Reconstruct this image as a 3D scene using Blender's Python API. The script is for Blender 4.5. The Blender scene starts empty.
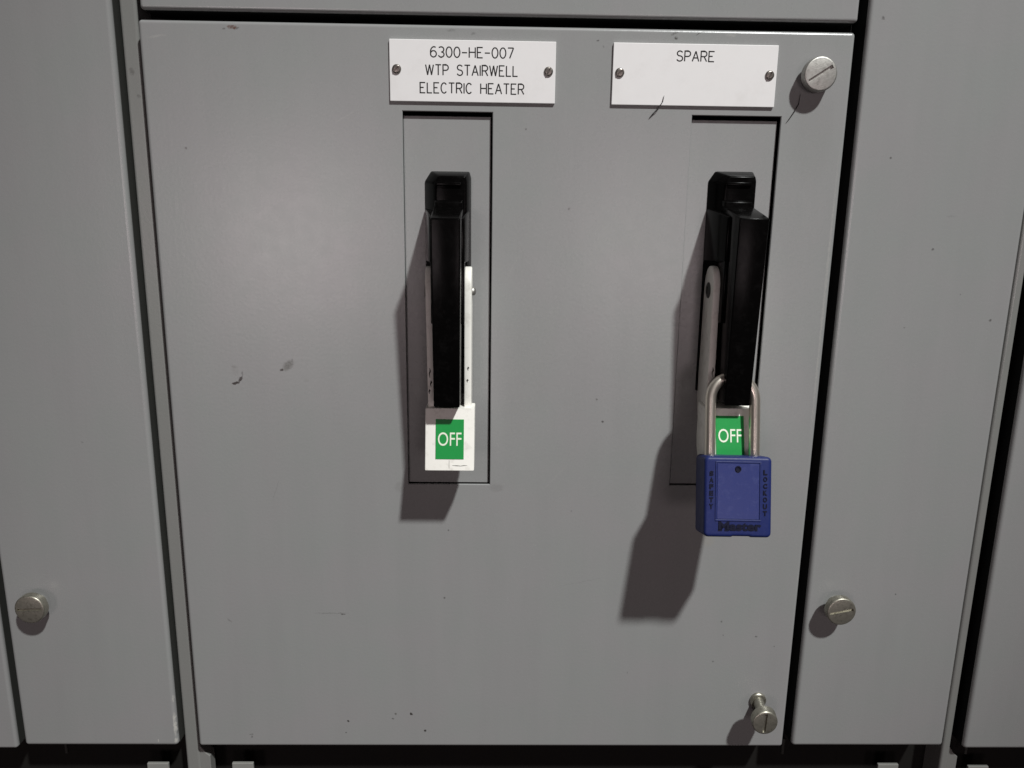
import bpy, bmesh, math, random
from mathutils import Vector, Matrix
random.seed(7)
S = bpy.context.scene
COL = S.collection
MM = 0.001

# ------------------------------------------------------------------ camera
# units while modelling: millimetres; x right, y into the cabinet, z up;
# origin = lower left corner of the centre unit door
CAM = Vector((195.5585, -450.7867, 349.2739))
cam_d = bpy.data.cameras.new('camera')
cam = bpy.data.objects.new('camera', cam_d)
COL.objects.link(cam)
cam_d.sensor_width = 36.0
cam_d.lens = 36.0 * 770.0 / 1024.0
cam_d.clip_start = 0.01
cam_d.clip_end = 100.0
Rwc = Matrix(((0.99977978, -0.01590379, 0.01369157),
              (0.00990551, -0.21753737, -0.97600173),
              (0.01850056, 0.97592242, -0.21733193)))      # world -> (right, down, forward)
Rcw = Rwc.transposed() @ Matrix(((1, 0, 0), (0, -1, 0), (0, 0, -1)))
cam.matrix_world = Matrix.Translation(CAM * MM) @ Rcw.to_4x4()
S.camera = cam

# ------------------------------------------------------------------ light
w = bpy.data.worlds.new('World')
S.world = w
w.use_nodes = True
bg = w.node_tree.nodes['Background']
bg.inputs['Color'].default_value = (1.0, 0.845, 0.825, 1)      # dim bounce light of the plant room
bg.inputs['Strength'].default_value = 0.03

LDIR = Vector((-0.35245, 0.49831, -0.79213))                   # travel direction of the light
ld = bpy.data.lights.new('ceiling_lamp', 'SPOT')
lo = bpy.data.objects.new('ceiling_lamp', ld)
COL.objects.link(lo)
lo.location = (CAM - LDIR * 5000) * MM
ld.energy = 1430
ld.color = (0.985, 1.0, 0.985)
ld.spot_size = math.radians(13.2)
ld.spot_blend = 1.0
lo.rotation_euler = (Vector((240, 0, 275)) - (CAM - LDIR * 5000)).to_track_quat('-Z', 'Y').to_euler()
ld.shadow_soft_size = 0.125
# two luminaires in the room behind the photographer, seen only as soft glows on the enamel
for (loc, watt, aim) in (((-0.69, -3.0, 0.23), 8.8, (0.08, 0, 0.333)), ((0.86, -3.0, 0.19), 5.6, (0.28, 0, 0.328))):
    rd = bpy.data.lights.new('room_light', 'AREA')
    ro = bpy.data.objects.new('room_light', rd)
    COL.objects.link(ro)
    rd.shape = 'RECTANGLE'
    rd.size = 0.6
    rd.size_y = 0.6
    rd.energy = watt
    rd.color = (1.0, 0.83, 0.85)
    ro.location = loc
    ro.rotation_euler = (Vector(aim) - Vector(loc)).to_track_quat('-Z', 'Z').to_euler()
S.view_settings.view_transform = 'Standard'
S.view_settings.look = 'None'
S.view_settings.exposure = 0.0
S.view_settings.gamma = 1.0
S.view_settings.use_curve_mapping = False
S.render.resolution_x = 1024
S.render.resolution_y = 768
S.cycles.max_bounces = 8


# ------------------------------------------------------------------ materials
def new_mat(name):
    m = bpy.data.materials.new(name)
    m.use_nodes = True
    nt = m.node_tree
    return m, nt, nt.nodes['Principled BSDF']


def N(nt, typ, **kw):
    n = nt.nodes.new(typ)
    for k, v in kw.items():
        setattr(n, k, v)
    return n


def math_node(nt, op, a, b=None, clamp=False):
    n = N(nt, 'ShaderNodeMath', operation=op, use_clamp=clamp)
    for i, v in enumerate((a, b)):
        if v is None:
            continue
        if isinstance(v, (int, float)):
            n.inputs[i].default_value = v
        else:
            nt.links.new(v, n.inputs[i])
    return n.outputs[0]


def mixc(nt, fac, a, b):
    n = N(nt, 'ShaderNodeMix', data_type='RGBA')
    if isinstance(fac, (int, float)):
        n.inputs[0].default_value = fac
    else:
        nt.links.new(fac, n.inputs[0])
    for i, v in ((6, a), (7, b)):
        if isinstance(v, tuple):
            n.inputs[i].default_value = (*v, 1)
        else:
            nt.links.new(v, n.inputs[i])
    return n.outputs[2]


def ramp(nt, v, a, b):
    n = N(nt, 'ShaderNodeMapRange')
    n.inputs['From Min'].default_value = a
    n.inputs['From Max'].default_value = b
    nt.links.new(v, n.inputs['Value'])
    return n.outputs[0]


def noise(nt, vec, scale, detail=4, rough=0.6):
    n = N(nt, 'ShaderNodeTexNoise')
    n.inputs['Scale'].default_value = scale
    n.inputs['Detail'].default_value = detail
    n.inputs['Roughness'].default_value = rough
    nt.links.new(vec, n.inputs['Vector'])
    return n


DARK = (0.035, 0.03, 0.027)
RUST = (0.10, 0.045, 0.03)
PALE = (0.50, 0.49, 0.45)
GREY = (0.267, 0.271, 0.2695)


def paint(name, spots=(), base=GREY):
    """satin grey machine enamel; spots = (x, z, rx, rz, degrees, colour, amount) in mm from the door's corner"""
    m, nt, b = new_mat(name)
    tc = N(nt, 'ShaderNodeTexCoord').outputs['Object']
    mot = noise(nt, tc, 22, 3, 0.55)
    tint = mixc(nt, ramp(nt, mot.outputs['Fac'], 0.35, 0.65),
                (base[0] * 0.985, base[1] * 1.0, base[2] * 0.985),
                (base[0] * 1.02, base[1] * 0.997, base[2] * 1.003))
    # handling haze and faint vertical wipe marks
    mp = N(nt, 'ShaderNodeMapping')
    mp.inputs['Scale'].default_value = (60, 60, 7)
    nt.links.new(tc, mp.inputs['Vector'])
    wipe = noise(nt, mp.outputs[0], 1.0, 5, 0.6)
    tint = mixc(nt, math_node(nt, 'MULTIPLY', ramp(nt, wipe.outputs['Fac'], 0.40, 0.8), 0.22), tint,
                tuple(c * 0.82 for c in base))
    # tiny fly specks of dirt
    vo = N(nt, 'ShaderNodeTexVoronoi', voronoi_dimensions='3D')
    vo.inputs['Scale'].default_value = 42
    nt.links.new(tc, vo.inputs['Vector'])
    vc = N(nt, 'ShaderNodeSeparateColor')
    nt.links.new(vo.outputs['Color'], vc.inputs[0])
    speck = math_node(nt, 'MULTIPLY', math_node(nt, 'LESS_THAN', vo.outputs['Distance'], 0.028),
                      math_node(nt, 'GREATER_THAN', vc.outputs[0], 0.82))
    tint = mixc(nt, math_node(nt, 'MULTIPLY', speck, 0.55), tint, DARK)
    fine = noise(nt, tc, 900, 4, 0.7)
    wob = noise(nt, tc, 420, 3, 0.6)
    if spots:
        wv = N(nt, 'ShaderNodeVectorMath', operation='SUBTRACT')
        nt.links.new(wob.outputs['Color'], wv.inputs[0])
        wv.inputs[1].default_value = (0.5, 0.5, 0.5)
        ws = N(nt, 'ShaderNodeVectorMath', operation='SCALE')
        ws.inputs['Scale'].default_value = 0.0022
        nt.links.new(wv.outputs[0], ws.inputs[0])
        ad = N(nt, 'ShaderNodeVectorMath', operation='ADD')
        nt.links.new(tc, ad.inputs[0])
        nt.links.new(ws.outputs[0], ad.inputs[1])
        for (x, z, rx, rz, deg, col, amt) in spots:
            mp = N(nt, 'ShaderNodeMapping', vector_type='TEXTURE')
            mp.inputs['Location'].default_value = (x * MM, 0, z * MM)
            mp.inputs['Rotation'].default_value = (0, math.radians(-deg), 0)
            mp.inputs['Scale'].default_value = (rx * MM, 0.01, rz * MM)
            nt.links.new(ad.outputs[0], mp.inputs['Vector'])
            ln = N(nt, 'ShaderNodeVectorMath', operation='LENGTH')
            nt.links.new(mp.outputs[0], ln.inputs[0])
            k = ramp(nt, ln.outputs['Value'], 1.1, 0.6)
            k = math_node(nt, 'MULTIPLY', k, math_node(nt, 'MULTIPLY', ramp(nt, fine.outputs['Fac'], 0.28, 0.55), amt))
            tint = mixc(nt, k, tint, col)
    nt.links.new(tint, b.inputs['Base Color'])
    b.inputs['Roughness'].default_value = 0.47
    rr = noise(nt, tc, 120, 4, 0.6)
    nt.links.new(math_node(nt, 'ADD', math_node(nt, 'MULTIPLY', rr.outputs['Fac'], 0.08), 0.235), b.inputs['Roughness'])
    b.inputs['Specular IOR Level'].default_value = 0.5
    peel = noise(nt, tc, 520, 2, 0.5)
    wave = noise(nt, tc, 9, 2, 0.5)
    bu = N(nt, 'ShaderNodeBump')
    bu.inputs['Strength'].default_value = 0.06
    bu.inputs['Distance'].default_value = 0.0006
    nt.links.new(peel.outputs['Fac'], bu.inputs['Height'])
    bu2 = N(nt, 'ShaderNodeBump')
    bu2.inputs['Strength'].default_value = 0.25
    bu2.inputs['Distance'].default_value = 0.0012
    nt.links.new(wave.outputs['Fac'], bu2.inputs['Height'])
    nt.links.new(bu.outputs[0], bu2.inputs['Normal'])
    nt.links.new(bu2.outputs[0], b.inputs['Normal'])
    return m


def plain(name, col, rough=0.5, metal=0.0, spec=0.5, var=0.08, vscale=150, bump=0.0, bscale=900, dirt=None, dirt_amt=0.0, dscale=90):
    m, nt, b = new_mat(name)
    tc = N(nt, 'ShaderNodeTexCoord').outputs['Object']
    n1 = noise(nt, tc, vscale, 4, 0.6)
    c = mixc(nt, n1.outputs['Fac'], tuple(x * (1 - var) for x in col), tuple(min(1, x * (1 + var)) for x in col))
    if dirt:
        n2 = noise(nt, tc, dscale, 6, 0.7)
        c = mixc(nt, math_node(nt, 'MULTIPLY', ramp(nt, n2.outputs['Fac'], 0.52, 0.72), dirt_amt), c, dirt)
    nt.links.new(c, b.inputs['Base Color'])
    n3 = noise(nt, tc, vscale * 2.3, 5, 0.65)
    nt.links.new(math_node(nt, 'ADD', math_node(nt, 'MULTIPLY', n3.outputs['Fac'], 0.2), rough - 0.1), b.inputs['Roughness'])
    b.inputs['Metallic'].default_value = metal
    b.inputs['Specular IOR Level'].default_value = spec
    if bump:
        n4 = noise(nt, tc, bscale, 3, 0.6)
        bu = N(nt, 'ShaderNodeBump')
        bu.inputs['Strength'].default_value = bump
        bu.inputs['Distance'].default_value = 0.0003
        nt.links.new(n4.outputs['Fac'], bu.inputs['Height'])
        nt.links.new(bu.outputs[0], b.inputs['Normal'])
    return m


main_spots = [
    (39.9, 247.7, 2.4, 0.95, 12, DARK, 1.8), (42.9, 250.3, 0.9, 2.4, -35, DARK, 1.3), (44.2, 253.4, 0.5, 2.2, 0, DARK, 0.5), (40.2, 255.6, 2.4, 3.8, 0, (0.2, 0.2, 0.19), 0.3), (39.3, 257.5, 1.2, 0.6, 0, DARK, 0.3),
    (67.6, 256.0, 1.3, 0.95, 0, DARK, 1.5), (71.6, 258.8, 4.2, 2.7, 45, (0.10, 0.10, 0.09), 0.8), (74.2, 261.8, 0.5, 1.2, 0, DARK, 0.5),
    (50.6, 445.2, 3.0, 1.0, 0, RUST, 0.95), (46.0, 444.2, 0.9, 0.6, 0, DARK, 0.6), (53.5, 444.6, 1.2, 0.5, 0, DARK, 0.6),
    (292.0, 443.6, 1.0, 0.8, 0, DARK, 0.9), (291.0, 446.0, 2.6, 0.7, 20, DARK, 0.45), (304.5, 446.2, 2.6, 0.35, 25, DARK, 0.7),
    (322.0, 445.5, 3.0, 0.8, 0, PALE, 0.25), (249.0, 441.5, 0.7, 0.5, 0, DARK, 0.7), (252.3, 438.8, 0.5, 0.5, 0, DARK, 0.5),
    (181.0, 444.0, 1.5, 0.8, 20, DARK, 0.30), (169.0, 445.5, 2.8, 0.8, 0, DARK, 0.25),
    (99.4, 19.2, 0.9, 0.75, 0, DARK, 1.4), (97.5, 10.8, 0.7, 0.6, 0, DARK, 0.8), (131.0, 24.5, 0.7, 1.0, 0, (0.10, 0.10, 0.09), 0.9),
    (141.2, 24.6, 1.1, 1.0, 0, DARK, 1.6), (150.3, 12.0, 1.0, 1.0, 0, DARK, 1.6), (128.8, 21.0, 0.7, 0.6, 0, DARK, 0.8),
    (35.0, 9.0, 1.6, 0.5, 5, DARK, 0.5), (35.3, 7.2, 0.7, 0.9, 0, DARK, 0.6),
    (339.0, 64.0, 0.7, 0.7, 0, DARK, 0.6), (342.5, 92.5, 0.6, 1.0, 10, DARK, 0.55), (344.0, 83.0, 0.5, 0.5, 0, DARK, 0.5),
    (283.0, 55.5, 0.5, 0.8, 0, DARK, 0.35), (366.0, 82.0, 0.7, 0.6, 0, DARK, 0.7), (330.0, 150.0, 4.5, 6.0, 0, (0.30, 0.27, 0.22), 0.25),
    (237.0, 345.0, 0.6, 0.6, 0, DARK, 0.4), (82.0, 250.0, 1.4, 1.2, 0, (0.2, 0.2, 0.19), 0.3),
    (91.0, 97.5, 11.0, 0.35, 0, DARK, 0.35), (98.5, 96.8, 1.6, 0.5, -10, DARK, 0.8), (26.0, 92.0, 2.2, 0.6, -50, DARK, 0.3),
    (236.0, 352.0, 0.8, 0.7, 0, DARK, 0.9), (256.0, 240.0, 0.7, 0.6, 0, DARK, 0.8), (260.0, 226.0, 0.8, 0.7, 0, DARK, 0.8), (243.0, 168.0, 0.7, 0.6, 0, DARK, 0.7),
    (120.0, 300.0, 26.0, 60.0, 20, (0.22, 0.215, 0.21), 0.10), (215.0, 260.0, 18.0, 50.0, -10, (0.22, 0.215, 0.21), 0.12), (372.0, 395.0, 12.0, 30.0, 0, (0.2, 0.195, 0.19), 0.16),
    (205.0, 320.0, 9.0, 0.18, 62, PALE, 0.2), (232.0, 190.0, 13.0, 0.16, 48, PALE, 0.18), (60.0, 180.0, 10.0, 0.15, 70, DARK, 0.25), (110.0, 400.0, 8.0, 0.15, 30, PALE, 0.3),
    (250.0, 120.0, 16.0, 0.15, 12, DARK, 0.2), (196.0, 183.0, 5.0, 3.0, 0, (0.16, 0.155, 0.15), 0.3), (136.5, 183.0, 3.5, 4.0, 0, (0.16, 0.155, 0.15), 0.25),
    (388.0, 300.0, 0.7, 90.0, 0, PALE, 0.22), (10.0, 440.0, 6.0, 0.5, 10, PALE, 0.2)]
left_spots = [(99.6, 16.0, 0.9, 9.0, 0, PALE, 0.8), (99.4, 4.0, 1.0, 2.0, 0, PALE, 0.7), (88.0, 4.2, 0.7, 1.3, 0, PALE, 0.7),
              (100.0, 35.0, 0.6, 3.0, 0, PALE, 0.5), (101.0, 12.0, 0.5, 6.0, 0, DARK, 0.5), (60.0, 210.0, 0.6, 0.5, 0, DARK, 0.4)]
right_spots = [(52.0, 331.0, 0.8, 0.8, 0, DARK, 0.8), (41.0, 285.0, 0.7, 0.6, 0, DARK, 0.5), (92.0, 290.0, 0.9, 0.8, 0, DARK, 0.8),
               (57.0, 112.0, 0.6, 0.6, 0, DARK, 0.9), (8.0, 455.0, 1.0, 1.2, 0, DARK, 0.6), (102.6, 40.0, 0.5, 55.0, 0, PALE, 0.5),
               (72.0, 305.0, 0.5, 0.5, 0, DARK, 0.4), (60.0, 350.0, 3.0, 0.5, 0, DARK, 0.12)]
M_main = paint('centre_door_paint', main_spots)
M_left = paint('left_door_paint', left_spots)
M_right = paint('right_door_paint', right_spots)
M_paint = paint('grey_enamel')
M_strip = paint('strip_enamel', [(4, 483, 1.6, 2.2, 0, DARK, 0.4), (6.5, 470, 1.3, 1.2, 0, DARK, 0.35)], base=(0.205, 0.207, 0.198))
M_shade = plain('shade_strip', (0.030, 0.031, 0.028), 0.7, spec=0.2)  # dark colour standing in for shade on the left doors' grey flanges
M_black_shade = plain('black_shade', (0.006, 0.006, 0.006), 0.8, spec=0.1)  # near-black colour standing in for deep shade in the door gaps
M_black_steel = plain('black_steel', (0.012, 0.011, 0.010), 0.75, spec=0.15)
M_interior = plain('dark_interior', (0.008, 0.008, 0.008), 0.9, spec=0.05)
M_white = plain('ivory_plastic', (0.84, 0.825, 0.77), 0.45, spec=0.4, var=0.03, dirt=(0.30, 0.27, 0.22), dirt_amt=0.35, dscale=160)
M_plate = plain('white_laminate', (0.76, 0.745, 0.74), 0.5, spec=0.35, var=0.02, dirt=(0.55, 0.52, 0.50), dirt_amt=0.18, dscale=60)
M_engrave = plain('engraving', (0.030, 0.028, 0.028), 0.8, spec=0.1)
M_black = plain('black_plastic', (0.0020, 0.0018, 0.0018), 0.19, spec=0.045, var=0.2, bump=0.03, bscale=700, dirt=(0.008, 0.0075, 0.0075), dirt_amt=0.5, dscale=240)
M_green = plain('green_label', (0.005, 0.265, 0.05), 0.45, spec=0.35, var=0.05)
M_letter = plain('label_white', (0.77, 0.81, 0.68), 0.5, spec=0.3, var=0.02)
M_nickel = plain('nickel', (0.42, 0.41, 0.385), 0.46, metal=0.85, var=0.15, vscale=260, bump=0.25, bscale=600, dirt=(0.10, 0.09, 0.07), dirt_amt=0.5, dscale=330)
M_brass = plain('dull_nickel', (0.37, 0.355, 0.30), 0.42, metal=0.85, var=0.2, vscale=260, bump=0.25, bscale=600, dirt=(0.08, 0.07, 0.05), dirt_amt=0.6, dscale=330)
M_zinc = plain('small_screw_metal', (0.24, 0.22, 0.20), 0.34, metal=0.9, var=0.2, vscale=500)
M_slot = plain('slot_grime', (0.03, 0.027, 0.022), 0.7, spec=0.2)
M_steel = plain('shackle_steel', (0.74, 0.68, 0.60), 0.30, metal=0.92, var=0.1, vscale=25)
M_blue = plain('blue_nylon', (0.012, 0.0205, 0.105), 0.45, spec=0.28, var=0.06, bump=0.15, bscale=1300, dirt=(0.035, 0.048, 0.15), dirt_amt=0.3, dscale=220)
M_bluelab = plain('blue_label', (0.021, 0.032, 0.140), 0.34, spec=0.45, var=0.05, dirt=(0.065, 0.08, 0.21), dirt_amt=0.45, dscale=260)
M_navy = plain('shaded_lettering', (0.004, 0.005, 0.019), 0.6, spec=0.2)  # raised letters share the body's plastic; their shadow is put into this colour
M_thread = plain('thread', (0.03, 0.026, 0.026), 0.9, spec=0.1)
M_tab = plain('grey_tab_metal', (0.23, 0.23, 0.215), 0.5, spec=0.4, var=0.06)
M_dim = plain('dull_pin_metal', (0.04, 0.04, 0.036), 0.6, metal=0.3)


# ------------------------------------------------------------------ mesh helpers (all in mm)
def finish(name, bm, mat, parent=None, smooth=False, org=None):
    """link one bmesh (mm, absolute) as one mesh object; parented objects are relative to the parent's origin"""
    root = parent
    o_mm = Vector((0, 0, 0))
    if parent is not None:
        o_mm = Vector(parent['_org'])
    if org is not None:
        o_mm = Vector(org)
    bmesh.ops.recalc_face_normals(bm, faces=bm.faces)
    for v in bm.verts:
        v.co = (v.co - o_mm) * MM
    me = bpy.data.meshes.new(name)
    bm.to_mesh(me)
    bm.free()
    if smooth:
        for p in me.polygons:
            p.use_smooth = True
        me.set_sharp_from_angle(angle=math.radians(smooth if smooth is not True else 40))
    me.materials.append(mat)
    o = bpy.data.objects.new(name, me)
    COL.objects.link(o)
    o['_org'] = tuple(o_mm)
    if parent is not None:
        o.parent = parent
        o.location = (o_mm - Vector(parent['_org'])) * MM
    else:
        o.location = o_mm * MM
    return o


def thing(name, org, label, cat, group=None):
    o = bpy.data.objects.new(name, None)
    COL.objects.link(o)
    o.empty_display_size = 0.01
    o.location = Vector(org) * MM
    o['_org'] = tuple(org)
    tag(o, label, cat, group)
    return o


def tag(o, label, cat, group=None):
    o['label'] = label
    o['category'] = cat
    o['kind'] = 'thing'
    if group:
        o['group'] = group
    return o


def bx(x0, x1, y0, y1, z0, z1, bev=0.0, seg=3, bm=None):
    b = bmesh.new()
    v = [b.verts.new((x, y, z)) for x in (x0, x1) for y in (y0, y1) for z in (z0, z1)]
    for f in ((0, 1, 3, 2), (4, 6, 7, 5), (0, 4, 5, 1), (2, 3, 7, 6), (0, 2, 6, 4), (1, 5, 7, 3)):
        b.faces.new([v[i] for i in f])
    if bev:
        bmesh.ops.bevel(b, geom=list(b.edges), offset=bev, segments=seg, profile=0.5, affect='EDGES')
    return merge(bm, b)


def merge(bm, b):
    if bm is None:
        return b
    me = bpy.data.meshes.new('tmp')
    b.to_mesh(me)
    b.free()
    bm.from_mesh(me)
    bpy.data.meshes.remove(me)
    return bm


def hull8(front, back, bev=0.0, seg=3, bm=None):
    """block between two quads given as 4 points each (same order)"""
    b = bmesh.new()
    a = [b.verts.new(p) for p in front]
    c = [b.verts.new(p) for p in back]
    b.faces.new(a)
    b.faces.new(c[::-1])
    for i in range(4):
        j = (i + 1) % 4
        b.faces.new((a[i], c[i], c[j], a[j]))
    bmesh.ops.recalc_face_normals(b, faces=b.faces)
    if bev:
        bmesh.ops.bevel(b, geom=list(b.edges), offset=bev, segments=seg, profile=0.5, affect='EDGES')
    return merge(bm, b)


def prism(pts, axis, a, c, bev=0.0, seg=2, bm=None):
    """outline pts (2D) extruded along axis 'x' (pts = y,z) or 'y' (pts = x,z)"""
    b = bmesh.new()

    def P(p, d):
        return (d, p[0], p[1]) if axis == 'x' else (p[0], d, p[1])
    A = [b.verts.new(P(p, a)) for p in pts]
    C = [b.verts.new(P(p, c)) for p in pts]
    n = len(pts)
    fa = b.faces.new(A)
    fc = b.faces.new(C[::-1])
    for i in range(n):
        j = (i + 1) % n
        b.faces.new((A[i], C[i], C[j], A[j]))
    bmesh.ops.recalc_face_normals(b, faces=b.faces)
    if bev:
        eds = [e for e in b.edges if fa in e.link_faces or fc in e.link_faces]
        bmesh.ops.bevel(b, geom=eds, offset=bev, segments=seg, profile=0.5, affect='EDGES')
    return merge(bm, b)


def lathe(profile, centre, n=40, bm=None, axis='y'):
    """profile = [(radius, depth)], revolved about an axis through centre; depth counts towards the viewer (-y) or along +x"""
    b = bmesh.new()
    cx, cy, cz = centre
    rings = []
    for r, d in profile:
        ring = []
        if r < 1e-6:
            ring = [b.verts.new((cx, cy - d, cz) if axis == 'y' else (cx + d, cy, cz))]
        else:
            for i in range(n):
                a = 2 * math.pi * i / n
                if axis == 'y':
                    ring.append(b.verts.new((cx + r * math.cos(a), cy - d, cz + r * math.sin(a))))
                else:
                    ring.append(b.verts.new((cx + d, cy + r * math.cos(a), cz + r * math.sin(a))))
        rings.append(ring)
    for A, C in zip(rings, rings[1:]):
        if len(A) == 1 and len(C) == 1:
            continue
        for i in range(n):
            j = (i + 1) % n
            if len(A) == 1:
                b.faces.new((A[0], C[i], C[j]))
            elif len(C) == 1:
                b.faces.new((A[i], C[0], A[j]))
            else:
                b.faces.new((A[i], C[i], C[j], A[j]))
    return merge(bm, b)


def tube(pts, r, n=10, bm=None, caps=True, flat=1.0):
    b = bmesh.new()
    P = [Vector(p) for p in pts]
    rings = []
    up = Vector((0, 1, 0))
    for i, p in enumerate(P):
        t = ((P[min(i + 1, len(P) - 1)] - p).normalized() + (p - P[max(i - 1, 0)]).normalized())
        if t.length < 1e-6:
            t = P[min(i + 1, len(P) - 1)] - P[max(i - 1, 0)]
        t.normalize()
        s = t.cross(up)
        if s.length < 1e-4:
            s = t.cross(Vector((1, 0, 0)))
        s.normalize()
        u = s.cross(t).normalized()
        rr = r[i] if isinstance(r, (list, tuple)) else r
        k = 1.0
        if 0 < i < len(P) - 1:
            c = (P[i + 1] - p).normalized().dot((p - P[i - 1]).normalized())
            k = 1.0 / max(0.6, math.sqrt(max(0, (1 + c) / 2)))
        rings.append([b.verts.new(p + s * (rr * k * math.cos(2 * math.pi * j / n)) + u * (rr * flat * math.sin(2 * math.pi * j / n))) for j in range(n)])
    for A, C in zip(rings, rings[1:]):
        for j in range(n):
            k = (j + 1) % n
            b.faces.new((A[j], A[k], C[k], C[j]))
    if caps:
        b.faces.new(rings[0][::-1])
        b.faces.new(rings[-1])
    return merge(bm, b)


def slotted_disc(centre, r, d0, d1, edge, slot_w, slot_l, slot_d, ang, n=44):
    """screw head: side wall, rounded rim, front face with a real slot cut into it (facing -y)"""
    b = bmesh.new()
    cx, cy, cz = centre
    prof = [(r * 0.55, d0), (r - edge * 0.5, d0), (r, d0 + edge * 0.5)]
    for k in range(5):
        a = math.pi / 2 * k / 4
        prof.append((r - edge + edge * math.cos(a), d1 - edge + edge * math.sin(a)))
    rings = []
    for rr, d in prof:
        rings.append([b.verts.new((cx + rr * math.cos(2 * math.pi * i / n), cy - d, cz + rr * math.sin(2 * math.pi * i / n))) for i in range(n)])
    b.faces.new(rings[0])
    for A, C in zip(rings, rings[1:]):
        for i in range(n):
            j = (i + 1) % n
            b.faces.new((A[i], C[i], C[j], A[j]))
    ca, sa = math.cos(ang), math.sin(ang)
    loop = []
    for (u, v) in [(-1, -1), (0, -1), (1, -1), (1, 1), (0, 1), (-1, 1)]:
        x, z = u * slot_l / 2, v * slot_w / 2
        loop.append((cx + x * ca - z * sa, cz + x * sa + z * ca))
    L1 = [b.verts.new((x, cy - d1, z)) for x, z in loop]
    L2 = [b.verts.new((x, cy - d1 + slot_d, z)) for x, z in loop]
    m = len(loop)
    e1 = [b.edges.new((L1[i], L1[(i + 1) % m])) for i in range(m)]
    outer = [b.edges.get((rings[-1][i], rings[-1][(i + 1) % n])) for i in range(n)]
    bmesh.ops.triangle_fill(b, use_beauty=True, use_dissolve=False, edges=outer + e1)
    for i in range(m):
        j = (i + 1) % m
        b.faces.new((L1[i], L1[j], L2[j], L2[i]))
    b.faces.new(L2)
    return b


def text_mesh(txt, size, offset=0.0, extrude=0.12, shear=0.0, space=1.0):
    """built-in font text as a bmesh lying in the x-z plane facing -y, centred at the origin, mm"""
    cu = bpy.data.curves.new('tmp_text', 'FONT')
    cu.body = txt
    cu.size = size
    cu.offset = offset
    cu.extrude = extrude
    cu.shear = shear
    cu.space_character = space
    cu.align_x = 'CENTER'
    cu.resolution_u = 4
    ob = bpy.data.objects.new('tmp_text', cu)
    COL.objects.link(ob)
    dg = bpy.context.evaluated_depsgraph_get()
    me = bpy.data.meshes.new_from_object(ob.evaluated_get(dg))
    b = bmesh.new()
    b.from_mesh(me)
    bpy.data.meshes.remove(me)
    bpy.data.objects.remove(ob)
    bpy.data.curves.remove(cu)
    xs = [v.co.x for v in b.verts]
    ys = [v.co.y for v in b.verts]
    mx, my = (min(xs) + max(xs)) / 2, (min(ys) + max(ys)) / 2
    for v in b.verts:
        x, y, z = v.co
        v.co = (x - mx, -z, y - my)
    return b, max(xs) - min(xs), max(ys) - min(ys)


# ------------------------------------------------------------------ cabinet shell
bm = bmesh.new()
bx(-700, 1100, 90, 94, -300, 900, bm=bm)
cab = finish('cabinet_back', bm, M_interior)
cab['kind'] = 'structure'
# black steel cross rails behind the gaps between the doors
for (z0, z1, y0) in ((441.0, 462.0, 26.0), (-70.0, 8.0, 26.0)):
    r = finish('frame_rail', bx(-700, 1100, y0, y0 + 12, z0, z1, 0.8), M_black_steel)
    r['kind'] = 'structure'
for (x0, x1) in ((-126.0, -108.0), (-24.0, 14.0), (384.0, 402.0), (490.0, 528.0)):
    r = finish('frame_upright', bx(x0, x1, 42.0, 56.0, -260, 880, 0.8), M_black_steel)
    r['kind'] = 'structure'


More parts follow.
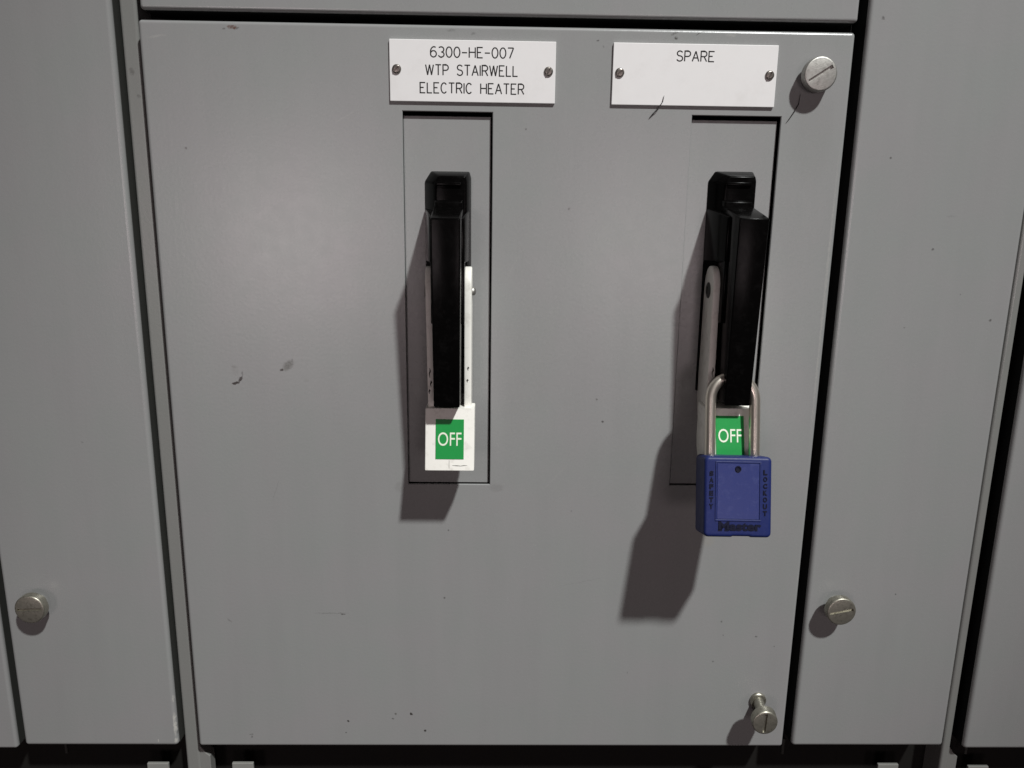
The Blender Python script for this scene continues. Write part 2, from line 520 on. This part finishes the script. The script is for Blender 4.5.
# ------------------------------------------------------------------ doors
def door_panel(x0, x1, z0, z1, holes=(), y=0.0, depth=22.0, rad=2.0):
    xs = sorted({x0, x1, *[h[0] for h in holes], *[h[1] for h in holes]})
    zs = sorted({z0, z1, *[h[2] for h in holes], *[h[3] for h in holes]})
    b = bmesh.new()
    V = {}

    def vert(i, j):
        if (i, j) not in V:
            V[i, j] = b.verts.new((xs[i], y, zs[j]))
        return V[i, j]
    for i in range(len(xs) - 1):
        for j in range(len(zs) - 1):
            cx, cz = (xs[i] + xs[i + 1]) / 2, (zs[j] + zs[j + 1]) / 2
            if any(h[0] < cx < h[1] and h[2] < cz < h[3] for h in holes):
                continue
            b.faces.new((vert(i, j), vert(i + 1, j), vert(i + 1, j + 1), vert(i, j + 1)))

    def is_outer(e):
        a, c = e.verts[0].co, e.verts[1].co
        return ((abs(a.x - x0) < 1e-3 and abs(c.x - x0) < 1e-3) or (abs(a.x - x1) < 1e-3 and abs(c.x - x1) < 1e-3)
                or (abs(a.z - z0) < 1e-3 and abs(c.z - z0) < 1e-3) or (abs(a.z - z1) < 1e-3 and abs(c.z - z1) < 1e-3))
    bound = [e for e in b.edges if len(e.link_faces) == 1]
    outer = [e for e in bound if is_outer(e)]
    inner = [e for e in bound if not is_outer(e)]
    ret = bmesh.ops.extrude_edge_only(b, edges=outer)
    for v in [g for g in ret['geom'] if isinstance(g, bmesh.types.BMVert)]:
        v.co.y += depth
    # cut edge of each opening: small chamfer, then the sheet's thickness
    for (dy, dn) in ((0.35, 0.35), (1.0, 0.0)):
        if not inner:
            break
        ret = bmesh.ops.extrude_edge_only(b, edges=inner)
        for v in [g for g in ret['geom'] if isinstance(g, bmesh.types.BMVert)]:
            h = min(holes, key=lambda q: abs(v.co.x - (q[0] + q[1]) / 2))
            v.co.x += dn if v.co.x < (h[0] + h[1]) / 2 else -dn
            v.co.z += dn if v.co.z < (h[2] + h[3]) / 2 else -dn
            v.co.y += dy
        inner = [g for g in ret['geom'] if isinstance(g, bmesh.types.BMEdge)]
    bmesh.ops.recalc_face_normals(b, faces=b.faces)
    crn = [e for e in b.edges if len(e.link_faces) == 2 and is_outer(e) and abs(e.verts[0].co.y - y) < 1e-3 and abs(e.verts[1].co.y - y) < 1e-3]
    upr = [e for e in b.edges if len(e.link_faces) == 2 and abs(e.verts[0].co.y - e.verts[1].co.y) > 5
           and min(abs(e.verts[0].co.x - x0), abs(e.verts[0].co.x - x1)) < 1e-3 and min(abs(e.verts[0].co.z - z0), abs(e.verts[0].co.z - z1)) < 1e-3]
    bmesh.ops.bevel(b, geom=crn + upr, offset=rad, segments=6, profile=0.5, affect='EDGES')
    return b


def latch_screw(parent, x, z, pull, r, ang, mat, y=0.0, droop=(0.0, 0.0), collar=4.8):
    """quarter-turn captive screw: collar and shank, with the slotted knob as its own piece"""
    b = lathe([(0, -4), (collar, -4), (collar, 1.2), (collar - 0.4, 1.8), (3.4, 1.9), (3.2, pull - 6), (4.4, pull - 5.2), (4.4, pull - 3.5), (0, pull - 3.5)], (x, y, z), 32)
    k = slotted_disc((x, y, z), r, pull - 5.4, pull, 1.0, 1.9, r * 1.62, 1.3, ang)
    for q in (b, k):
        for v in q.verts:
            d = max(0.0, y - v.co.y) / pull
            v.co.x += droop[0] * d
            v.co.z += droop[1] * d
    s = finish('latch_screw', b, mat, parent, smooth=35, org=(x, y, z))
    finish('slotted_knob', k, mat, s, smooth=30)
    return s


H = 448.3
RECESS = [(140.8, 191.6, 184.8, 403.8), (302.3, 353.1, 185.1, 404.0)]
door = thing('cabinet_door', (-0.6, 0, 0), 'large grey enamelled door carrying the two switch handles and nameplates', 'cabinet door')
finish('door_panel', door_panel(-0.6, 390, 0, H, RECESS), M_main, door)
latch_screw(door, 369.5, 425.2, 8.6, 9.1, math.radians(33), M_nickel)
latch_screw(door, 370.2, 36.0, 18.5, 8.2, math.radians(88), M_brass, droop=(-0.8, -4.6), collar=5.4)

upper = thing('cabinet_door', (1.2, 0, 453.3), 'grey cabinet door above the centre door, only its lower edge in view', 'cabinet door')
finish('door_panel', door_panel(1.2, 390.6, 453.3, 640), M_paint, upper)
finish('shade_strip', bx(3, 389, 2.2, 20, 453.0, 453.32, 0.1, 1), M_black_shade, upper)  # added dark strip: shade on the door's underside as colour

lw = thing('narrow_cabinet_door', (-115.2, 0, 0.2), 'narrow grey door left of the centre door, chipped at its lower corner', 'cabinet door')
finish('door_panel', door_panel(-115.2, -14.4, 0.2, 640, rad=2.4), M_left, lw)
finish('shade_strip', bx(-14.42, -14.05, 2.6, 20, 1.5, 638, 0.1, 1), M_shade, lw)  # added dark strip: flange shade put into colour, no real seal
latch_screw(lw, -93.4, 104.8, 10.8, 9.3, math.radians(2), M_brass)

rw = thing('narrow_cabinet_door', (396.2, 0, 0.6), 'narrow grey door right of the centre door, one screw near its lower left', 'cabinet door')
finish('door_panel', door_panel(396.2, 499.2, 0.6, 640, rad=2.4), M_right, rw)
finish('shade_strip', bx(395.9, 396.22, 2.6, 20, 2, 638, 0.1, 1), M_black_shade, rw)  # added black strip painting the unlit left flange
latch_screw(rw, 413.9, 106.2, 11.6, 9.2, math.radians(12), M_brass)

fl = thing('cabinet_door', (-520, 0, -2.2), 'grey door at the far left edge, a thin sliver beside the narrow door', 'cabinet door')
finish('door_panel', door_panel(-520, -120.2, -2.2, 640, rad=2.0), M_paint, fl)
finish('shade_strip', bx(-120.22, -119.85, 2.4, 20, 0, 638, 0.1, 1), M_shade, fl)  # added dark strip in place of shade on this flange

fr = thing('cabinet_door', (513.6, 0, -1.5), 'grey door at the far right edge, beyond the raised trim strip', 'cabinet door')
finish('door_panel', door_panel(513.6, 905, -1.5, 640, rad=2.4), M_paint, fr)
finish('shade_strip', bx(513.3, 513.62, 2.6, 20, 0, 638, 0.1, 1), M_black_shade, fr)  # added black strip: the shaded flange beside the trim, as colour


def strip(x0, x1, y, label):
    t = thing('trim_strip', (x0, y, -60), label, 'trim strip', 'section trim strips')
    finish('strip_face', bx(x0, x1, y, y + 20, -60, 640, 1.7, 4), M_strip, t)
    finish('strip_foot', prism([(x1 - 0.6, -60), (x1 + 6.4, -60), (x1 + 6.4, -14.5), (x1 + 3.2, -11.5), (x1 + 0.4, -7.5), (x1 - 0.6, -6)], 'y', y + 0.8, y + 9, 0.5), M_strip, t)


strip(-13.5, -4.0, 8.0, 'slim grey vertical strip at the left edge of the centre door')
strip(504.4, 510.2, 8.0, 'slim grey vertical strip at the right edge of the right narrow door')

# grey tabs and pins peeking out of the dark gap below the doors
for (x, zt, lab) in ((-42.0, -22.2, 'grey metal tab in the dark gap below the left narrow door'),
                     (15.8, -22.0, 'grey metal tab in the dark gap below the centre door'),
                     (463.2, -22.6, 'grey metal tab in the dark gap below the right narrow door'),
                     (527.0, -24.2, 'grey metal tab in the dark gap below the far right door')):
    o = finish('metal_tab', bx(x, x + 14.5, 11, 13.2, zt - 60, zt, 0.5, 2), M_tab, org=(x, 11, zt - 60))
    tag(o, lab, 'metal tab', 'tabs below the doors')
for (x, lab) in ((-99.5, 'thin dull pin in the dark gap below the left narrow door'),
                 (398.0, 'thin dull pin in the dark gap under the seam between centre and right doors'),
                 (528.0, 'thin dull pin in the dark gap below the far right door')):
    o = finish('hinge_pin', lathe([(0, 0), (1.1, 0), (1.1, 9), (1.5, 9.3), (1.5, 12), (0, 12)], (0, 0, 0), 14), M_dim, org=(0, 0, 0))
    me = o.data
    me.transform(Matrix.Rotation(math.radians(-90), 4, 'X'))
    o.location = Vector((x, 18, -19)) * MM
    tag(o, lab, 'pin', 'pins below the doors')


# ------------------------------------------------------------------ engraved nameplates
def arc(cx, cz, rx, rz, a0, a1, n=9):
    return [(cx + rx * math.cos(math.radians(a0 + (a1 - a0) * i / n)), cz + rz * math.sin(math.radians(a0 + (a1 - a0) * i / n))) for i in range(n + 1)]


GLYPH = {   # (width, strokes), cap height 1
    '0': (0.56, [arc(0.28, 0.5, 0.28, 0.5, 90, 450, 20)]),
    '3': (0.54, [[(0.04, 0.93)] + arc(0.27, 0.745, 0.25, 0.255, 110, -90, 9), arc(0.25, 0.26, 0.29, 0.26, 75, -90, 8) + arc(0.25, 0.26, 0.25, 0.26, -90, -165, 4)]),
    '6': (0.56, [arc(0.28, 0.31, 0.28, 0.31, 90, 450, 16), [(0.50, 0.93)] + arc(0.34, 0.5, 0.34, 0.5, 80, 200, 9)]),
    '7': (0.54, [[(0, 1), (0.54, 1)], [(0.54, 1), (0.18, 0)]]),
    '-': (0.50, [[(0.0, 0.47), (0.50, 0.47)]]),
    'H': (0.58, [[(0, 0), (0, 1)], [(0.58, 0), (0.58, 1)], [(0, 0.52), (0.58, 0.52)]]),
    'E': (0.52, [[(0.52, 0), (0, 0), (0, 1), (0.52, 1)], [(0, 0.52), (0.36, 0.52)]]),
    'W': (0.80, [[(0, 1), (0.2, 0)], [(0.2, 0), (0.4, 1)], [(0.4, 1), (0.6, 0)], [(0.6, 0), (0.8, 1)]]),
    'T': (0.58, [[(0, 1), (0.58, 1)], [(0.29, 1), (0.29, 0)]]),
    'P': (0.54, [[(0, 0), (0, 1), (0.29, 1)] + arc(0.29, 0.735, 0.25, 0.265, 90, -90, 9) + [(0, 0.47)]]),
    'S': (0.56, [[(0.53, 0.87)] + arc(0.28, 0.76, 0.25, 0.24, 60, 255, 10) + arc(0.28, 0.26, 0.28, 0.26, 75, -150, 11) + [(0.0, 0.16)]]),
    'A': (0.62, [[(0, 0), (0.31, 1)], [(0.31, 1), (0.62, 0)], [(0.11, 0.34), (0.51, 0.34)]]),
    'I': (0.02, [[(0.01, 0), (0.01, 1)]]),
    'R': (0.56, [[(0, 0), (0, 1), (0.30, 1)] + arc(0.30, 0.74, 0.25, 0.26, 90, -90, 9) + [(0, 0.48)], [(0.30, 0.48), (0.56, 0)]]),
    'L': (0.48, [[(0, 1), (0, 0), (0.48, 0)]]),
    'C': (0.58, [arc(0.30, 0.5, 0.30, 0.5, 42, 318, 16)]),
}


def engraved(txt, xc, zc, width, height, y, parent, rad=0.35):
    gap, sp = 0.20, 0.50
    total = -gap
    for ch in txt:
        total += (sp if ch == ' ' else GLYPH[ch][0]) + gap
    kx = width / total
    b = bmesh.new()
    x = xc - width / 2
    for ch in txt:
        if ch == ' ':
            x += (sp + gap) * kx
            continue
        wd, strokes = GLYPH[ch]
        for st in strokes:
            tube([(x + px * kx, y, zc + (pz - 0.5) * height) for px, pz in st], rad, 8, bm=b, flat=0.22)
        x += (wd + gap) * kx
    return finish('engraved_text', b, M_engrave, parent)


def nameplate(x0, x1, z0, z1, lines, label, group='engraved nameplates'):
    t = thing('nameplate', ((x0 + x1) / 2, 0, z0), label, 'nameplate', group)
    finish('plate', bx(x0, x1, -1.5, -0.05, z0, z1, 0.28, 2), M_plate, t)
    zc = (z0 + z1) / 2
    for sx, a in ((x0 + 3.9, 38), (x1 - 3.9, 62)):
        k = slotted_disc((sx, -1.5, zc + 0.6), 2.5, -0.1, 1.15, 0.95, 0.75, 4.2, 0.7, math.radians(a), 28)
        s = finish('screw', k, M_zinc, t, smooth=35)
    for (txt, xc, zc2, wd, ht) in lines:
        engraved(txt, xc, zc2, wd, ht, -1.5, t)
    return t


nameplate(134.7, 225.6, 408.4, 440.4,
          [('6300-HE-007', 179.75, 434.1, 45.2, 5.25), ('WTP STAIRWELL', 179.6, 424.9, 50.4, 5.3), ('ELECTRIC HEATER', 179.8, 415.6, 57.0, 5.3)],
          'white engraved plate with three lines of text above the left handle')
nameplate(257.0, 347.7, 408.4, 440.6, [('SPARE', 302.2, 434.2, 20.6, 5.2)],
          'white engraved plate with one word above the padlocked right handle')


# ------------------------------------------------------------------ switch handles
def handle(rec, cx, dz, label, ly, lz, YB, YT, ix, iz, bl, cs, rs):
    t = thing('switch_handle', (cx, 3.0, rec[2]), label, 'switch handle', 'disconnect switch handles')

    def X(v):
        return cx + v
    # grey mounting plate seen at the bottom of the door cut-out
    finish('mounting_plate', bx(rec[0] + (0.3 if cx < 250 else 0.7), rec[1] - 1.3, 3.1, 5.0, rec[2] + 0.5, rec[3] - 2.4, 0.3, 2), M_paint, t)
    # black pivot housing, drafted towards the front, with a ribbed window at the top
    back = [(-14.2, 243), (12.4, 243), (12.2, 368), (11.2, 371.8), (-11.0, 371.8), (-14.8, 366)]
    front = [(-10.6, 244), (9.8, 244), (9.8, 366), (9.0, 368.6), (-5.6, 368.6), (-7.4, 364.5)]
    b = bmesh.new()
    A = [b.verts.new((X(x), -8.0, z + dz)) for x, z in front]
    C = [b.verts.new((X(x), 3.4, z + dz)) for x, z in back]
    b.faces.new(A)
    b.faces.new(C[::-1])
    for i in range(6):
        j = (i + 1) % 6
        b.faces.new((A[i], C[i], C[j], A[j]))
    bmesh.ops.recalc_face_normals(b, faces=b.faces)
    bmesh.ops.bevel(b, geom=list(b.edges), offset=0.9, segments=3, profile=0.5, affect='EDGES')
    hs = finish('housing', b, M_black, t, smooth=40)
    finish('rib', bx(X(-7.0), X(7.0), -9.4, -7.0, 363.2 + dz, 365.4 + dz, 0.6, 3), M_black, hs, smooth=40)
    b = hull8([(X(-7.6), -11.4, 336 + dz), (X(7.6), -11.4, 336 + dz), (X(7.6), -11.0, 354.6 + dz), (X(-7.6), -11.0, 354.6 + dz)],
              [(X(-8.4), -6, 334 + dz), (X(8.4), -6, 334 + dz), (X(8.4), -6, 356 + dz), (X(-8.4), -6, 356 + dz)], 0.8, 3)
    finish('rib', b, M_black, hs, smooth=40)
    # hub block that the lever turns on, wider at its foot
    zb, zh = 321 + dz, 348.0 + dz
    b = hull8([(X(-9.6), -25, zb + 1), (X(9.4), -25, zb + 1), (X(9.4), -25, zh - 1.5), (X(-9.6), -25, zh - 1.5)],
              [(X(-14.4), 2.6, zb), (X(11.6), 2.6, zb), (X(11.6), 2.6, zh + 3.0), (X(-14.4), 2.6, zh + 3.0)], 0.9, 3)
    bx(X(-9.3), X(9.3), -24.5, 1.0, 288 + dz, 324 + dz, 0.8, 3, bm=b)
    finish('hub', b, M_black, t, smooth=35)
    # the lever itself: slightly tapered bar with rounded nose
    fz1 = 346.0 + dz
    b = hull8([(X(-7.2), ly, lz), (X(7.2), ly, lz), (X(7.9), -40.8, fz1), (X(-7.9), -40.8, fz1)],
              [(X(-7.6), -5.0, lz + 0.6), (X(8.4), -5.0, lz + 0.6), (X(8.4), -5.0, fz1 + 7.2), (X(-8.4), -5.0, fz1 + 7.2)], 0.9, 4)
    finish('lever', b, M_black, t, smooth=35)
    # ivory lock yoke: two cheeks with rounded tops and the box they end in
    b = bmesh.new()
    zt = 319.0 + dz
    cheek = [(-11.5, 209 + dz), (-22.0, 207 + dz), (-20.6, 240 + dz), (-18.6, 300 + dz)]
    cheek += [(-8.8 - 9.9 * math.cos(a), zt - 12.5 + 12.5 * math.sin(a)) for a in [math.pi * i / 12 for i in range(1, 12)]]
    cheek += [(1.2, 300 + dz), (1.6, 240 + dz), (-2.0, 230 + dz), (-10.5, 219 + dz)]
    for s in (-1, 1):
        q = prism(cheek, 'x', X(s * 9.0), X(s * 13.1), 0.7, 3)
        for v in q.verts:
            v.co.x += rs if s > 0 else 0.0
            if s < 0:
                v.co.x += cs * max(0.0, min(1.0, (zt - v.co.z) / 75.0))
        merge(b, q)
    z0, z1 = 205.0 + dz, 239.6 + dz
    box = [(YB, z0), (YT, z1), (-11.0, z1), (-12.0, z0 + 14), (-13.5, z0 + 8), (-17, z0 + 3), (-22.5, z0)]
    prism(box, 'x', X(bl), X(15.2), 0.6, 3, bm=b)
    yk = finish('lock_yoke', b, M_white, t, smooth=30)

    def on_front(x, z, out=0.0):
        k = (z - z0) / (z1 - z0)
        return Vector((X(x), YB + (YT - YB) * k, z)) + nrm * out
    nrm = Vector((0, -(z1 - z0), YT - YB)).normalized()
    fx = Matrix((Vector((1, 0, 0)), -nrm, Vector((0, YT - YB, z1 - z0)).normalized())).transposed()

    def lay(b, x, z, out):
        c = on_front(x, z, out)
        for v in b.verts:
            v.co = fx @ v.co + c
        return b
    zc = 222.4 + dz + iz
    ind = finish('indicator', lay(bx(-8.05, 8.05, 0.0, 0.5, -11.4, 11.4, 0.1, 1), ix, zc, 0.32), M_green, t)
    tm, tw, th = text_mesh('OFF', 9.8, 0.0, 0.08)
    for v in tm.verts:
        v.co.x *= 13.4 / tw
        v.co.z *= 7.7 / th
    finish('lettering', lay(tm, ix, zc + 0.1, 0.40), M_letter, ind)
    # moulding seam and a scuff below the window
    finish('seam', lay(bx(-0.09, 0.09, -0.04, 0.2, -2.4, 2.4), 0.9, z0 + 3.4, 0.0), M_slot, yk)
    finish('scuff', lay(tube([(-4.6, 0, 0.1), (-2.0, 0, 0.0), (0.4, 0, -0.15), (2.0, 0, 0.1), (4.2, 0, 0.2)], [0.08, 0.22, 0.14, 0.2, 0.06], 6, flat=0.2), 7.2, z0 + 2.6, 0.0), M_slot, yk)
    # grime scratched into the cheek fronts
    for (x, z, ln) in ((-10.6, 259, 3.2), (-10.0, 253, 2.0), (-10.9, 248.5, 1.4), (11.2, 262, 1.2), (10.8, 255, 1.0)):
        yf = -18.6 - 2.0 * (300 - z) / 60.0
        finish('scuff', tube([(X(x + rs * (x > 0)), yf, z + dz + ln), (X(x + 0.3 + rs * (x > 0)), yf - 0.05, z + dz + ln * 0.4), (X(x - 0.2 + rs * (x > 0)), yf - 0.05, z + dz), (X(x + 0.1 + rs * (x > 0)), yf - 0.05, z + dz - ln)], [0.1, 0.45, 0.3, 0.1], 6, flat=0.3), M_slot, yk)
    # pivot screws through the cheeks
    pz = 305.0 + dz
    b = lathe([(0, 0.0), (2.5, 0.0), (2.5, 0.6), (2.0, 1.5), (1.2, 2.0), (0, 2.2)], (X(13.2 + rs), -8.8, pz), 24, axis='x')
    finish('pivot_screw', b, M_nickel, t, smooth=40)
    b = lathe([(0, 0.4), (4.6, 0.4), (4.6, -0.5), (3.6, -0.9), (2.2, -0.9), (2.0, -0.3), (0, -0.3)], (X(-12.9), -8.6, pz), 24, axis='x')
    finish('pivot_screw', b, M_dim, t, smooth=40)
    return t


handle(RECESS[0], 167.3, 0.0, 'black switch handle on the left, set to OFF, with no padlock', -35.5, 242.8, -31.6, -24.2, 1.15, 0.0, -12.9, 1.4, 0.0)
handle(RECESS[1], 329.3, 2.2, 'black switch handle on the right, set to OFF, with a blue padlock through it', -36.0, 245.6, -38.5, -27.0, -1.5, 2.4, -15.3, 0.0, -0.9)

# ------------------------------------------------------------------ padlock
TILT = math.radians(14.0)
PO = Vector((327.9, -50.0, 220.6))                         # middle of the body's top front edge
PF = Matrix((Vector((1, 0, 0)), Vector((0, math.cos(TILT), -math.sin(TILT))) * 1.0, Vector((0, math.sin(TILT), math.cos(TILT))))).transposed()
# local axes: x right, y into the lock (away from the viewer), z up along the lock
ROLL = Matrix.Rotation(math.radians(0.6), 3, 'Y')


def L(b):
    for v in b.verts:
        v.co = PF @ (ROLL @ v.co) + PO
    return b


BW, BH, BT = 18.6, 44.2, 20.0
lock = thing('padlock', tuple(PO - Vector((0, 8, BH))), 'blue safety padlock with steel shackle hanging from the right handle', 'padlock')


def rrect(hw, z0, z1, r, n=5, notch=False):
    pts = []
    for cx, cz, a0 in ((hw - r, z1 - r, 0), (-hw + r, z1 - r, 90), (-hw + r, z0 + r, 180), (hw - r, z0 + r, 270)):
        pts += [(cx + r * math.cos(math.radians(a0 + 90 * i / n)), cz + r * math.sin(math.radians(a0 + 90 * i / n))) for i in range(n + 1)]
        if notch and a0 == 180:
            pts += [(-3.5, z0), (-2.5, z0 + 0.45), (6.5, z0 + 0.45), (7.5, z0)]
    return pts


b = prism(rrect(BW, -BH, 0, 2.6, 5, True), 'y', 0.0, BT, 2.0, 5)
body = finish('body', L(b), M_blue, lock, smooth=35)
# raised frame round the label field and the slightly sunk field itself
b = bmesh.new()
for (x0, x1, z0, z1) in ((-12.7, 12.5, -3.6, -2.7), (-12.7, 12.5, -35.3, -34.4), (-12.7, -11.8, -34.4, -3.6), (11.6, 12.5, -34.4, -3.6)):
    bx(x0, x1, -0.45, 0.5, z0, z1, 0.18, 2, bm=b)
finish('label_frame', L(b), M_blue, lock)
finish('label_panel', L(bx(-11.6, 11.4, -0.22, 0.4, -34.2, -3.8, 0.12, 1)), M_bluelab, lock)
b = lathe([(0, 0.25), (1.0, 0.3), (1.1, 0.75), (1.6, 0.8), (1.75, 0.5), (1.8, 0.1)], (-0.3, 0, -6.9), 20)
finish('rivet', L(b), M_navy, lock, smooth=40)
for word, x, zt, zb in (('SAFETY', -14.9, -7.6, -29.2), ('LOCKOUT', 14.7, -6.6, -32.6)):
    n = len(word)
    b = bmesh.new()
    for i, ch in enumerate(word):
        tm, tw, th = text_mesh(ch, 3.0, 0.13, 0.25)
        zc = zt + (zb - zt) * (i + 0.5) / n
        for v in tm.verts:
            v.co = Vector((x + v.co.x * 2.2 / tw, v.co.y - 0.12, zc + v.co.z * 2.7 / th))
        merge(b, tm)
    finish('lettering', L(b), M_navy, lock)
tm, tw, th = text_mesh('Master', 6.0, 0.24, 0.3)
b = bmesh.new()
for v in tm.verts:
    v.co = Vector((v.co.x * 23.5 / tw + 1.0, v.co.y - 0.1, v.co.z * 4.9 / th - 38.0))
merge(b, tm)
# slab feet under the word, as on the moulded logo
for x0, x1 in ((-10.9, -8.8), (-7.3, -5.3)):
    bx(x0, x1, -0.4, 0.2, -40.6, -39.8, 0, bm=b)
finish('lettering', L(b), M_navy, lock)
# shackle
pts = []
SP, SYC, STOP = 12.5, 10.0, 44.0
pts.append((-SP, SYC, -6))
for z in (0, 10, 20, 28, STOP - SP):
    pts.append((-SP, SYC, z))
for i in range(1, 16):
    a = math.pi - math.pi * i / 16
    pts.append((SP * math.cos(a), SYC, STOP - SP + SP * math.sin(a)))
for z in (STOP - SP, 28, 20, 10, 0, -6):
    pts.append((SP, SYC, z))
finish('shackle', L(tube([(x - 0.7, y, z) for x, y, z in pts], 3.05, 18)), M_steel, lock, smooth=50)

# ------------------------------------------------------------------ stray fibres caught on the door
o = finish('loose_fibre', tube([(x + 2.3, y, z + 1.5) for x, y, z in ((283.6, -2.1, 412.0), (283.0, -2.2, 408.8), (280.3, -1.6, 404.8), (278.0, -0.9, 402.3), (276.4, -0.5, 400.3))], [0.12, 0.2, 0.24, 0.28, 0.2], 7), M_thread, org=(276.4, -0.5, 400.3))
tag(o, 'short dark thread across the lower edge of the one-word nameplate', 'thread')
o = finish('loose_fibre', tube([(x + 3.0, y, z + 2.0) for x, y, z in ((359.0, -1.0, 413.5), (358.6, -0.7, 408.5), (356.4, -0.5, 404.0), (354.4, -0.45, 400.8), (352.8, -0.4, 398.6))], [0.12, 0.2, 0.34, 0.26, 0.15], 7), M_thread, org=(352.8, -0.4, 399.6))
tag(o, 'short dark thread hanging below the screw knob at upper right', 'thread')

for o in bpy.data.objects:
    if '_org' in o:
        del o['_org']
